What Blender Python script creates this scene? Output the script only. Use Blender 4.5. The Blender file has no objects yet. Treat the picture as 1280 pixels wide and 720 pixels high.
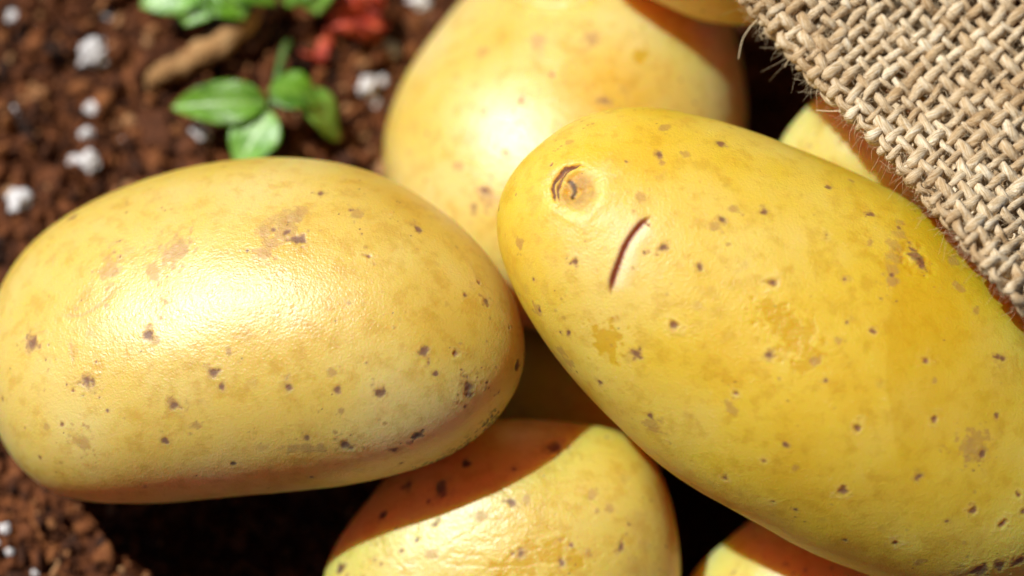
import bpy, math, random
import numpy as np
from mathutils import Vector, Matrix

# ------------------------------------------------------------------ camera
PITCH = math.radians(70.0)
CAM = np.array([0.0, -0.17, 0.50])
RT = np.array([1.0, 0.0, 0.0])
UP = np.array([0.0, math.sin(PITCH), math.cos(PITCH)])
ZC = np.array([0.0, -math.cos(PITCH), math.sin(PITCH)])      # towards the camera
LENS = 100.0
F = LENS / 36.0 * 1280.0                                       # focal length in photo pixels

sc = bpy.context.scene
cam_data = bpy.data.cameras.new("camera")
cam_data.lens = LENS; cam_data.sensor_width = 36.0
cam_data.clip_start = 0.01; cam_data.clip_end = 50.0
cam_data.dof.use_dof = True
cam_data.dof.focus_distance = 0.476
cam_data.dof.aperture_fstop = 5.6
cam_obj = bpy.data.objects.new("camera", cam_data)
sc.collection.objects.link(cam_obj)
cam_obj.matrix_world = Matrix(((RT[0], UP[0], ZC[0], CAM[0]), (RT[1], UP[1], ZC[1], CAM[1]),
                               (RT[2], UP[2], ZC[2], CAM[2]), (0, 0, 0, 1)))
sc.camera = cam_obj

# ------------------------------------------------------------------ light
Ldir = -0.46 * RT + 0.53 * UP + 0.71 * ZC
Ldir = Ldir / np.linalg.norm(Ldir)
SUN_EL = math.asin(Ldir[2]); SUN_AZ = math.atan2(Ldir[0], Ldir[1])
world = bpy.data.worlds.new("World"); sc.world = world; world.use_nodes = True
wn = world.node_tree.nodes; wl = world.node_tree.links
bg = wn.get("Background") or wn.new("ShaderNodeBackground")
sky = wn.new("ShaderNodeTexSky"); sky.sky_type = 'NISHITA'; sky.sun_disc = False
sky.sun_elevation = SUN_EL; sky.sun_rotation = SUN_AZ
sky.altitude = 1500; sky.air_density = 0.2; sky.dust_density = 0.5; sky.ozone_density = 0.0
wl.new(sky.outputs[0], bg.inputs[0]); bg.inputs[1].default_value = 0.09
sun_data = bpy.data.lights.new("sun", 'SUN'); sun_data.energy = 5.0
sun_data.angle = math.radians(0.6); sun_data.color = (1.0, 0.985, 0.95)
sun = bpy.data.objects.new("sun", sun_data); sc.collection.objects.link(sun)
sun.rotation_euler = Vector(Ldir).to_track_quat('Z', 'Y').to_euler()
sun.location = tuple(Ldir * 2.0)
sc.view_settings.view_transform = 'Standard'
sc.view_settings.look = 'None'
sc.view_settings.exposure = 0.12; sc.view_settings.gamma = 1.0
sc.view_settings.use_curve_mapping = False

rng = np.random.RandomState(7)
random.seed(7)

# ---GEOM---
def nrm(v):
    v = np.asarray(v, float); return v / (np.linalg.norm(v, axis=-1, keepdims=True) + 1e-12)

def ray(u, v):
    u = np.asarray(u, float); v = np.asarray(v, float)
    return ((u - 640) / F)[..., None] * RT + ((360 - v) / F)[..., None] * UP - ZC

def at_depth(u, v, d):
    return CAM + ray(u, v) * np.asarray(d, float)[..., None]

def at_z(u, v, z):
    r = ray(u, v); k = (z - CAM[2]) / r[..., 2]
    return CAM + r * k[..., None]

def project(P):
    q = P - CAM
    d = -(q @ ZC)
    return 640 + F * (q @ RT) / d, 360 - F * (q @ UP) / d, d

def vnoise(P, seed=0):
    """value noise in [-1, 1] for an (n, 3) array"""
    P = np.asarray(P, float) + 1000.0
    i = np.floor(P).astype(np.int64); f = P - i
    f = f * f * f * (f * (f * 6 - 15) + 10)
    def h(dx, dy, dz):
        n = ((i[:, 0] + dx) * 374761393 + (i[:, 1] + dy) * 668265263 + (i[:, 2] + dz) * 2246822519 + seed * 3266489917) & 0xffffffff
        n = ((n ^ (n >> 13)) * 1274126177) & 0xffffffff
        n = n ^ (n >> 16)
        return (n & 0xffff) / 32767.5 - 1.0
    x, y, z = f[:, 0], f[:, 1], f[:, 2]
    a = h(0,0,0)*(1-x) + h(1,0,0)*x; b = h(0,1,0)*(1-x) + h(1,1,0)*x
    c = h(0,0,1)*(1-x) + h(1,0,1)*x; d = h(0,1,1)*(1-x) + h(1,1,1)*x
    return (a*(1-y) + b*y)*(1-z) + (c*(1-y) + d*y)*z

def fbm(P, seed=0, oct=3):
    s = 0; a = 1.0; t = 0
    for k in range(oct):
        s = s + a * vnoise(P * 2.03**k, seed + k * 17); t += a; a *= 0.5
    return s / t

class Potato:
    """A tuber swept along a bent axis: outline points give its width, k its thickness."""
    def __init__(s, outline, A, B, depth, slope=0.0, k=0.92, bow=0.0, order=5, shear=0.0):
        o = np.array(outline, float)
        A = np.array(A, float); B = np.array(B, float); c = (A + B) / 2
        s.D = depth; s.slope = slope; s.k = k; s.bow = bow; s.shear = shear
        s.Pc = at_depth(c[0], c[1], depth)
        s.zl = nrm(CAM - s.Pc)
        s.Dr = np.linalg.norm(CAM - s.Pc)
        def plane(p):
            r = ray(p[..., 0], p[..., 1]); kk = s.Dr / -(r @ s.zl)
            return CAM + r * kk[..., None]
        pa, pb = plane(A), plane(B)
        s.xl = nrm(pb - pa); s.yl = np.cross(s.zl, s.xl)
        s.L = np.linalg.norm(pb - pa) / 2
        s.Pc = (pa + pb) / 2
        q = plane(o) - s.Pc
        T = np.clip((q @ s.xl) / s.L, -0.999, 0.999); W = q @ s.yl
        S = np.arccos(-T); sg = np.sign(W)
        M = np.concatenate([np.stack([(1 - T**2) * T**j for j in range(order)], 1),
                            sg[:, None] * np.sin(S)[:, None] * np.stack([np.cos(j * S) for j in range(order + 1)], 1)], 1)
        reg = 1e-3 * np.eye(M.shape[1])
        w = np.linalg.solve(M.T @ M + reg * len(o) * 0.02, M.T @ W)
        s.cc = w[:order]; s.hh = w[order:]
    def cen(s, T): return (1 - T**2) * sum(c * T**j for j, c in enumerate(s.cc))
    def half(s, S): return np.maximum(np.sin(S) * sum(h * np.cos(j * S) for j, h in enumerate(s.hh)), 1e-5)
    def point(s, S, ph):
        T = -np.cos(S); h = s.half(S)
        sn = np.sin(ph); cs = np.cos(ph)
        P = s.Pc + (T * s.L)[..., None] * s.xl + (s.cen(T) + h * sn)[..., None] * s.yl
        dl = s.slope * T * s.L - s.bow * (T * T) * s.L
        P = CAM + (P - CAM) * ((s.Dr - dl) / s.Dr)[..., None]
        return P + (s.k * h * cs + s.shear * h * sn)[..., None] * s.zl
    def field(s, P):
        """<1 inside; also local radius"""
        q = P - CAM
        T0 = np.zeros(len(P))
        for it in range(4):
            dl = s.slope * T0 * s.L - s.bow * T0**2 * s.L
            # undo depth along zl then the scale
            zz = q @ s.zl + s.Dr - dl                        # offset along zl from the axis station
            pp = (q - zz[:, None] * s.zl) * (s.Dr / (s.Dr - dl))[:, None] + CAM - s.Pc
            T0 = np.clip((pp @ s.xl) / s.L, -0.9999, 0.9999)
        Tt = (pp @ s.xl) / s.L
        S = np.arccos(-T0); h = s.half(S)
        yy = pp @ s.yl - s.cen(T0)
        f = np.sqrt((yy / h)**2 + ((zz - s.shear * yy) / (s.k * h))**2)
        f = np.where(np.abs(Tt) >= 0.9999, 9.0, f)
        return f, h
    def grid(s, ns, nph):
        S = np.linspace(0, math.pi, ns + 2)[1:-1]
        q = np.linspace(0, 2 * math.pi, nph, endpoint=False)
        ph = q - 0.45 * np.sin(q)
        SS, PH = np.meshgrid(S, ph, indexing='ij')
        P = s.point(SS.ravel(), PH.ravel())
        e = s.point(np.array([1e-4, math.pi - 1e-4]), np.array([0., 0.]))
        return np.concatenate([P, e]), ns, nph

PDEF = {
 'left': dict(outline=[(350,195),(300,197),(250,203),(180,222),(120,248),(70,278),(30,315),(2,352),(-14,400),(-18,450),(-12,505),(2,545),(25,580),(60,606),(120,627),(170,630),(250,624),(330,616),(400,608),(460,600),(520,587),(570,566),(610,534),(640,488),(652,450),(654,415),(640,365),(615,325),(580,285),(540,253),(490,225),(430,204),(390,196)],
   A=(-18,462), B=(655,428), depth=0.498, slope=0.22, k=0.93, shear=-0.17, order=4),
 'right': dict(outline=[(626,280),(632,240),(650,205),(680,172),(720,148),(770,136),(830,137),(880,146),(930,161),(985,180),(1040,202),(1100,228),(1150,255),(1215,300),(1275,352),(1330,420),(1370,500),(1385,580),(1375,650),(1345,705),(1290,738),(1220,745),(1150,735),(1100,722),(1060,708),(1000,683),(940,652),(890,622),(840,585),(790,545),(740,500),(700,455),(670,415),(645,370),(630,330)],
   A=(645,213), B=(1355,690), depth=0.4890, slope=-0.13, k=0.90, shear=-0.12),
 'back': dict(outline=[(478,190),(482,160),(500,115),(525,70),(555,30),(585,-10),(622,-58),(675,-98),(740,-114),(805,-100),(860,-58),(892,-15),(908,20),(924,60),(932,100),(930,150),(918,215),(892,285),(850,350),(790,395),(720,416),(650,410),(590,380),(535,330),(494,260)],
   A=(698,417), B=(738,-115), depth=0.5395, slope=-0.32, k=0.96, shear=0.0, order=4),
 'bottom': dict(outline=[(402,730),(408,700),(420,675),(440,645),(465,615),(500,582),(560,545),(640,527),(690,525),(740,532),(775,543),(800,558),(825,590),(845,630),(853,670),(852,720),(840,770),(810,820),(760,855),(690,872),(600,875),(520,862),(455,830),(415,785)],
   A=(401,738), B=(854,690), depth=0.5062, slope=0.0, k=0.74),
 'corner': dict(outline=[(845,760),(862,720),(890,690),(920,660),(942,646),(990,630),(1050,626),(1110,645),(1160,690),(1185,750),(1180,810),(1140,870),(1080,905),(1000,915),(920,890),(865,840),(845,800)],
   A=(846,785), B=(1187,765), depth=0.5126, slope=0.0, k=0.8),
 'top': dict(outline=[(925 + 215 * math.cos(a) * (1 + 0.03 * math.sin(3 * a)), -162 + 192 * math.sin(a)) for a in np.linspace(0, 2 * math.pi, 24, endpoint=False)],
   A=(710,-162), B=(1140,-162), depth=0.5110, slope=0.0, k=0.80),
 'shade': dict(outline=[(972,200),(980,170),(1000,145),(1025,120),(1060,98),(1110,85),(1170,90),(1240,110),(1305,150),(1335,210),(1310,275),(1240,318),(1150,330),(1080,312),(1020,280),(985,240)],
   A=(971,195), B=(1336,205), depth=0.5149, slope=0.0, k=0.8),
 'deep': dict(outline=[(x - 2, y + 70) for x, y in [(600,430),(615,380),(655,335),(710,315),(770,322),(820,355),(850,410),(850,470),(820,525),(770,555),(710,560),(655,540),(615,495)]],
   A=(596,508), B=(852,510), depth=0.5458, slope=0.0, k=0.8),
}
POT = {n: Potato(**d) for n, d in PDEF.items()}
# ---END GEOM---

# ------------------------------------------------------------------ helpers
def link(o, parent=None):
    sc.collection.objects.link(o)
    if parent is not None: o.parent = parent
    return o

def tag(o, label=None, cat=None, group=None, kind=None):
    if label: o["label"] = label
    if cat: o["category"] = cat
    if group: o["group"] = group
    if kind: o["kind"] = kind
    return o

def make_mesh(name, V, faces, mat, attrs=None, loc=None, smooth=True, parent=None):
    """faces: (n,3) or (n,4) int array or list of such arrays"""
    V = np.asarray(V, float)
    if loc is not None: V = V - np.asarray(loc)
    fl = faces if isinstance(faces, list) else [faces]
    me = bpy.data.meshes.new(name)
    nl = sum(f.size for f in fl); nf = sum(len(f) for f in fl)
    me.vertices.add(len(V)); me.vertices.foreach_set("co", V.astype(np.float32).ravel())
    me.loops.add(nl); me.loops.foreach_set("vertex_index", np.concatenate([f.ravel() for f in fl]).astype(np.int32))
    me.polygons.add(nf)
    sizes = np.concatenate([np.full(len(f), f.shape[1]) for f in fl])
    me.polygons.foreach_set("loop_start", np.concatenate([[0], np.cumsum(sizes)[:-1]]).astype(np.int32))
    me.polygons.foreach_set("use_smooth", np.full(nf, smooth))
    me.update(calc_edges=True); me.validate()
    for k, a in (attrs or {}).items():
        at = me.attributes.new(k, 'FLOAT', 'POINT'); at.data.foreach_set("value", np.asarray(a, np.float32))
    me.materials.append(mat)
    o = bpy.data.objects.new(name, me)
    if loc is not None: o.location = tuple(loc)
    return link(o, parent)

def ico(sub):
    t = (1 + 5**.5) / 2
    v = [(-1,t,0),(1,t,0),(-1,-t,0),(1,-t,0),(0,-1,t),(0,1,t),(0,-1,-t),(0,1,-t),(t,0,-1),(t,0,1),(-t,0,-1),(-t,0,1)]
    f = [(0,11,5),(0,5,1),(0,1,7),(0,7,10),(0,10,11),(1,5,9),(5,11,4),(11,10,2),(10,7,6),(7,1,8),(3,9,4),(3,4,2),(3,2,6),(3,6,8),(3,8,9),(4,9,5),(2,4,11),(6,2,10),(8,6,7),(9,8,1)]
    v = [nrm(np.array(p, float)) for p in v]
    for _ in range(sub):
        nf = []; mid = {}
        def m(a, b):
            key = (min(a, b), max(a, b))
            if key not in mid:
                mid[key] = len(v); v.append(nrm(v[a] + v[b]))
            return mid[key]
        for a, b, c in f:
            ab, bc, ca = m(a, b), m(b, c), m(c, a)
            nf += [(a, ab, ca), (b, bc, ab), (c, ca, bc), (ab, bc, ca)]
        f = nf
    return np.array(v), np.array(f)

def tube(path, rad, sides=8, cap=True):
    """path (n,3), rad (n,) -> verts, faces"""
    n = len(path)
    tg = nrm(np.gradient(path, axis=0))
    ref = np.array([0, 0, 1.0]) if abs(tg[0, 2]) < 0.9 else np.array([1.0, 0, 0])
    N = np.zeros_like(path); cur = nrm(np.cross(tg[0], np.cross(ref, tg[0])))
    for i in range(n):
        cur = nrm(cur - tg[i] * (cur @ tg[i])); N[i] = cur
    B = np.cross(tg, N)
    a = np.linspace(0, 2 * math.pi, sides, endpoint=False)
    V = path[:, None] + rad[:, None, None] * (np.cos(a)[None, :, None] * N[:, None] + np.sin(a)[None, :, None] * B[:, None])
    i = np.arange(n - 1)[:, None] * sides; j = np.arange(sides)[None]; j2 = (j + 1) % sides
    Fq = np.stack([i + j, i + j2, i + sides + j2, i + sides + j], -1).reshape(-1, 4)
    V = V.reshape(-1, 3); out = [Fq]
    if cap:
        V = np.concatenate([V, path[:1] - tg[:1] * rad[0] * 0.5, path[-1:] + tg[-1:] * rad[-1] * 0.5])
        k = np.arange(sides); k2 = (k + 1) % sides; c0 = n * sides; e = (n - 1) * sides
        out.append(np.concatenate([np.stack([k2, k, np.full(sides, c0)], 1), np.stack([e + k, e + k2, np.full(sides, c0 + 1)], 1)]))
    return V, out

def spline(pts, n):
    pts = np.array(pts, float); m = len(pts)
    P = np.concatenate([2 * pts[:1] - pts[1:2], pts, 2 * pts[-1:] - pts[-2:-1]])
    t = np.linspace(0, m - 1 - 1e-9, n); i = t.astype(int); f = (t - i)[:, None]
    a, b, c, d = P[i], P[i + 1], P[i + 2], P[i + 3]
    return 0.5 * (2 * b + (c - a) * f + (2 * a - 5 * b + 4 * c - d) * f**2 + (-a + 3 * b - 3 * c + d) * f**3)

# ------------------------------------------------------------------ materials
class NT:
    def __init__(s, name):
        s.m = bpy.data.materials.new(name); s.m.use_nodes = True
        s.t = s.m.node_tree; s.b = s.t.nodes["Principled BSDF"]
    def n(s, typ, **kw):
        x = s.t.nodes.new(typ)
        for k, v in kw.items():
            if k.startswith("i_"): x.inputs[k[2:].replace("_", " ")].default_value = v
            elif k.startswith("n") and k[1:].isdigit(): x.inputs[int(k[1:])].default_value = v
            else: setattr(x, k, v)
        return x
    def l(s, a, b): s.t.links.new(a, b)
    def coord(s):
        return s.n("ShaderNodeTexCoord").outputs["Object"]
    def noise(s, scale, detail=4, rough=0.55, vec=None, off=0.0):
        x = s.n("ShaderNodeTexNoise"); x.inputs["Scale"].default_value = scale
        x.inputs["Detail"].default_value = detail; x.inputs["Roughness"].default_value = rough
        v = vec if vec is not None else s.coord()
        if off:
            a = s.n("ShaderNodeVectorMath", operation='ADD'); a.inputs[1].default_value = (off, off * 1.7, off * 0.6)
            s.l(v, a.inputs[0]); v = a.outputs[0]
        s.l(v, x.inputs["Vector"]); return x.outputs["Fac"]
    def ramp(s, fac, stops):
        r = s.n("ShaderNodeValToRGB"); e = r.color_ramp.elements
        while len(e) > 1: e.remove(e[-1])
        e[0].position, e[0].color = stops[0][0], (*stops[0][1], 1)
        for p, c in stops[1:]:
            x = e.new(p); x.color = (*c, 1)
        s.l(fac, r.inputs[0]); return r.outputs[0]
    def mix(s, fac, a, b, mode='MIX'):
        x = s.n("ShaderNodeMix", data_type='RGBA', blend_type=mode)
        for v, k in ((fac, 0), (a, 6), (b, 7)):
            if isinstance(v, (int, float)): x.inputs[k].default_value = v
            elif isinstance(v, tuple): x.inputs[k].default_value = (*v, 1)
            else: s.l(v, x.inputs[k])
        return x.outputs[2]
    def math(s, op, a, b=0.0, clamp=False):
        x = s.n("ShaderNodeMath", operation=op, use_clamp=clamp)
        for v, k in ((a, 0), (b, 1)):
            if isinstance(v, (int, float)): x.inputs[k].default_value = v
            else: s.l(v, x.inputs[k])
        return x.outputs[0]
    def attr(s, name): return s.n("ShaderNodeAttribute", attribute_name=name).outputs["Fac"]
    def bump(s, h, dist, strength=1.0, normal=None):
        x = s.n("ShaderNodeBump"); x.inputs["Strength"].default_value = strength; x.inputs["Distance"].default_value = dist
        s.l(h, x.inputs["Height"])
        if normal is not None: s.l(normal, x.inputs["Normal"])
        return x.outputs[0]

def g(v): return tuple(((c / 255) / 12.92 if c <= 10 else ((c / 255 + 0.055) / 1.055)**2.4) for c in v)

def potato_material(name, c_light, c_mid, c_deep, seed, rough=0.40, spec=0.8):
    M = NT(name)
    big = M.noise(38, 3, 0.5, off=seed)
    fine = M.noise(330, 5, 0.62, off=seed + 3)
    flake = M.noise(1400, 3, 0.6, off=seed + 5)
    col = M.ramp(big, [(0.30, c_deep), (0.48, c_mid), (0.68, c_light)])
    # fine mottling of the skin
    f2 = M.ramp(fine, [(0.36, (0.85, 0.76, 0.55)), (0.5, (1, 1, 1)), (0.66, (1.0, 1.0, 1.0))])
    col = M.mix(0.75, col, f2, 'MULTIPLY')
    pale = M.math('MULTIPLY', M.ramp(flake, [(0.60, (0, 0, 0)), (0.72, (1, 1, 1))]), M.ramp(fine, [(0.45, (0, 0, 0)), (0.62, (1, 1, 1))]))
    col = M.mix(M.math('MULTIPLY', pale, 0.35), col, (0.78, 0.60, 0.27))
    # scattered pin-prick lenticels
    vo = M.n("ShaderNodeTexVoronoi", feature='F1'); vo.inputs["Scale"].default_value = 190
    M.l(M.coord(), vo.inputs["Vector"])
    pin = M.ramp(vo.outputs["Distance"], [(0.045, (1, 1, 1)), (0.10, (0, 0, 0))])
    keep = M.math('GREATER_THAN', M.n_sep(vo.outputs["Color"]), 0.72)
    pin = M.math('MULTIPLY', pin, keep)
    col = M.mix(M.math('MULTIPLY', pin, 0.45), col, (0.36, 0.20, 0.07))
    # shaped marks stored on the mesh
    jag = M.ramp(fine, [(0.30, (0.55,) * 3), (0.62, (1,) * 3)])
    col = M.mix(M.math('MULTIPLY', M.attr("pale"), 0.7, True), col, (0.78, 0.60, 0.27))
    col = M.mix(M.math('MULTIPLY', M.attr("olive"), 0.92, True), col, (0.58, 0.345, 0.003))
    col = M.mix(M.math('MULTIPLY', M.math('MULTIPLY', M.attr("tan"), jag), 0.9, True), col, (0.40, 0.215, 0.050))
    col = M.mix(M.math('MULTIPLY', M.math('SUBTRACT', M.math('MULTIPLY', M.attr("brn"), 1.55), M.math('MULTIPLY', flake, 0.75), True), 1.15, True), col, (0.25, 0.12, 0.038))
    col = M.mix(M.math('MULTIPLY', M.attr("dark"), 0.95, True), col, (0.060, 0.018, 0.007))
    col = M.mix(M.attr("rust"), col, (0.21, 0.050, 0.010))
    M.l(col, M.b.inputs["Base Color"])
    r = M.math('ADD', M.math('MULTIPLY', fine, 0.16), rough - 0.08)
    r = M.math('ADD', r, M.math('MULTIPLY', M.math('ADD', M.attr("tan"), M.attr("brn")), 0.18))
    M.l(r, M.b.inputs["Roughness"])
    M.b.inputs["Specular IOR Level"].default_value = spec
    M.b.inputs["Subsurface Weight"].default_value = 0.68
    M.b.inputs["Subsurface Radius"].default_value = (1.0, 0.18, 0.012)
    M.b.inputs["Subsurface Scale"].default_value = 0.046
    h = M.math('ADD', M.math('MULTIPLY', fine, 0.35), M.math('MULTIPLY', flake, 0.65))
    n1 = M.bump(h, 0.00032, 0.55)
    n2 = M.bump(M.noise(2600, 2, 0.5), 0.00012, 0.6, n1)
    M.l(n2, M.b.inputs["Normal"])
    return M.m
def _sep(self, col):
    x = self.n("ShaderNodeSeparateColor"); self.l(col, x.inputs[0]); return x.outputs[0]
NT.n_sep = _sep

P_A = potato_material("potato_skin_pale", (0.73, 0.550, 0.165), (0.705, 0.495, 0.090), (0.66, 0.42, 0.045), 1.3, 0.41, 1.0)
P_B = potato_material("potato_skin_yellow", (0.72, 0.528, 0.100), (0.69, 0.468, 0.034), (0.64, 0.385, 0.009), 4.1, 0.46, 0.5)
P_C = potato_material("potato_skin_cream", (0.77, 0.585, 0.22), (0.74, 0.525, 0.125), (0.70, 0.44, 0.055), 7.7, 0.40, 1.0)

# ------------------------------------------------------------------ potatoes
# marks: (x, y, radius, kind) in photo pixels, projected onto the skin
MK = {}
MK['left'] = [(90,272,8,'b'),(65,323,9,'f'),(143,303,5,'f'),(160,313,7,'f'),(137,337,12,'t'),(220,315,16,'t'),(192,340,10,'t'),(190,250,8,'f'),
 (39,430,10,'b'),(107,475,9,'b'),(183,419,8,'b'),(195,424,5,'t'),(90,440,8,'f'),(113,417,8,'f'),(218,507,10,'b'),(103,553,11,'t'),(205,551,7,'b'),(267,466,7,'b'),
 (277,483,6,'b'),(290,580,4,'d'),(245,533,5,'t'),(57,533,5,'t'),(310,315,3,'d'),(208,378,4,'t'),(360,485,8,'b'),(317,480,7,'f'),(400,243,5,'b'),
 (447,269,8,'t'),(438,264,4,'b'),(523,287,7,'b'),(460,322,5,'p'),(581,369,4,'b'),(608,377,5,'b'),(531,440,7,'b'),(568,442,6,'p'),(422,487,6,'b'),
 (475,491,7,'b'),(413,463,5,'t'),(427,513,4,'t'),(585,483,9,'b'),(586,492,7,'b'),(522,543,6,'d'),(383,547,5,'b'),(430,558,10,'b'),(365,561,7,'t'),(385,562,7,'t'),(403,561,7,'t'),
 (493,562,5,'b'),(503,580,5,'b'),(390,598,5,'b'),(580,508,3,'b'),(647,457,9,'d'),(372,299,8,'b'),(358,292,6,'b'),(343,288,5,'b'),(357,293,15,'t'),(334,290,10,'t'),(340,305,10,'t'),(352,278,10,'t'),(372,272,10,'t'),(330,318,8,'t'),
 (250,500,4,'f'),(330,560,6,'f'),(285,440,4,'t'),(240,455,4,'f'),(310,420,5,'f'),(455,380,4,'f'),(430,345,4,'f'),(500,400,4,'f'),(545,330,4,'f')]
MK['right'] = [(764,140,7,'f'),(713,180,5,'t'),(830,158,8,'t'),(824,194,5,'b'),(829,204,3,'t'),(900,179,6,'b'),(859,193,5,'t'),(826,221,6,'f'),(800,246,6,'t'),(908,233,5,'f'),
 (903,274,6,'b'),(917,261,5,'t'),(894,283,5,'t'),(955,265,5,'b'),(829,309,6,'b'),(875,333,5,'b'),(968,353,7,'p'),(843,407,6,'p'),(872,382,9,'f'),(651,303,6,'t'),(721,326,5,'b'),
 (668,349,4,'b'),(658,361,8,'f'),(672,387,8,'t'),(675,387,4,'b'),(711,415,4,'b'),(756,428,17,'o'),(793,442,6,'b'),(784,450,6,'f'),(749,478,5,'b'),(960,444,5,'b'),(919,492,5,'p'),
 (1037,235,4,'b'),(1065,225,4,'t'),(954,265,3,'b'),(1091,267,5,'b'),(1034,292,4,'p'),(1089,300,4,'t'),(1057,347,4,'b'),(1060,402,4,'b'),(1048,427,4,'t'),(1148,321,10,'e'),(1143,310,6,'b'),(1154,328,6,'b'),
 (1124,276,6,'t'),(1124,290,7,'t'),(1121,305,8,'t'),(1119,320,8,'t'),(1116,335,9,'t'),(1117,350,8,'t'),(1125,283,4,'b'),(1117,342,5,'b'),(1195,323,6,'t'),(1197,359,6,'t'),(1218,389,5,'t'),(1254,448,7,'b'),(1158,451,6,'p'),(1167,525,6,'p'),
 (1071,534,6,'p'),(1218,557,16,'t'),(1228,566,5,'b'),(1149,596,5,'b'),(1053,614,6,'p'),(982,555,4,'b'),(956,575,4,'p'),(994,583,4,'t'),(918,513,6,'t'),(920,492,4,'b'),(967,627,4,'p'),(909,597,4,'p'),(1218,640,5,'p'),
 (1254,656,6,'p'),(1184,653,4,'b'),(1178,680,6,'f'),(1119,682,5,'p'),(1057,677,5,'b'),(1102,664,6,'f'),(1149,705,6,'t'),(1275,619,5,'p'),(816,531,11,'t'),(813,520,5,'b'),(700,440,6,'t'),(710,455,7,'t'),(735,480,5,'f'),
 (970,395,13,'o'),(985,410,17,'o'),(1000,425,18,'o'),(1012,440,14,'o'),(1005,458,12,'o'),(962,382,9,'o'),(1018,452,6,'t'),(1030,650,5,'f'),(890,600,6,'f'),(925,615,9,'f'),
 (1225,715,10,'b'),(1250,708,9,'b'),(1275,700,9,'b'),(1200,718,8,'t'),(860,520,6,'f'),(1100,480,5,'f'),(770,400,5,'f'),(930,330,5,'f')]
MK['back'] = [(605,66,6,'t'),(672,54,9,'t'),(739,50,10,'t'),(690,94,5,'b'),(654,125,5,'b'),(604,140,5,'t'),(631,190,4,'b'),(606,241,9,'t'),(604,238,5,'b'),(591,260,5,'b'),(572,206,5,'t'),(755,127,6,'b'),(514,193,7,'f'),(517,160,9,'f'),(800,71,10,'o'),(590,175,9,'f'),(620,250,6,'f'),(780,110,9,'f')]
MK['bottom'] = [(693,559,13,'b'),(584,581,6,'d'),(643,586,5,'b'),(477,641,5,'d'),(542,655,5,'b'),(520,674,3,'d'),(500,689,4,'b'),(536,694,6,'t'),(602,643,6,'t'),(640,627,5,'b'),(656,624,4,'t'),(743,617,5,'t'),(763,637,5,'t'),
 (652,692,5,'b'),(703,703,6,'b'),(735,690,5,'t'),(778,684,6,'b'),(423,711,7,'d'),(780,596,7,'f'),(690,692,14,'o'),(655,705,14,'o'),(630,715,10,'o'),(720,700,12,'o'),(800,650,14,'f'),(805,680,14,'f'),(795,710,16,'f'),(560,600,8,'f'),(510,605,5,'b'),(550,612,9,'b')]

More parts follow.
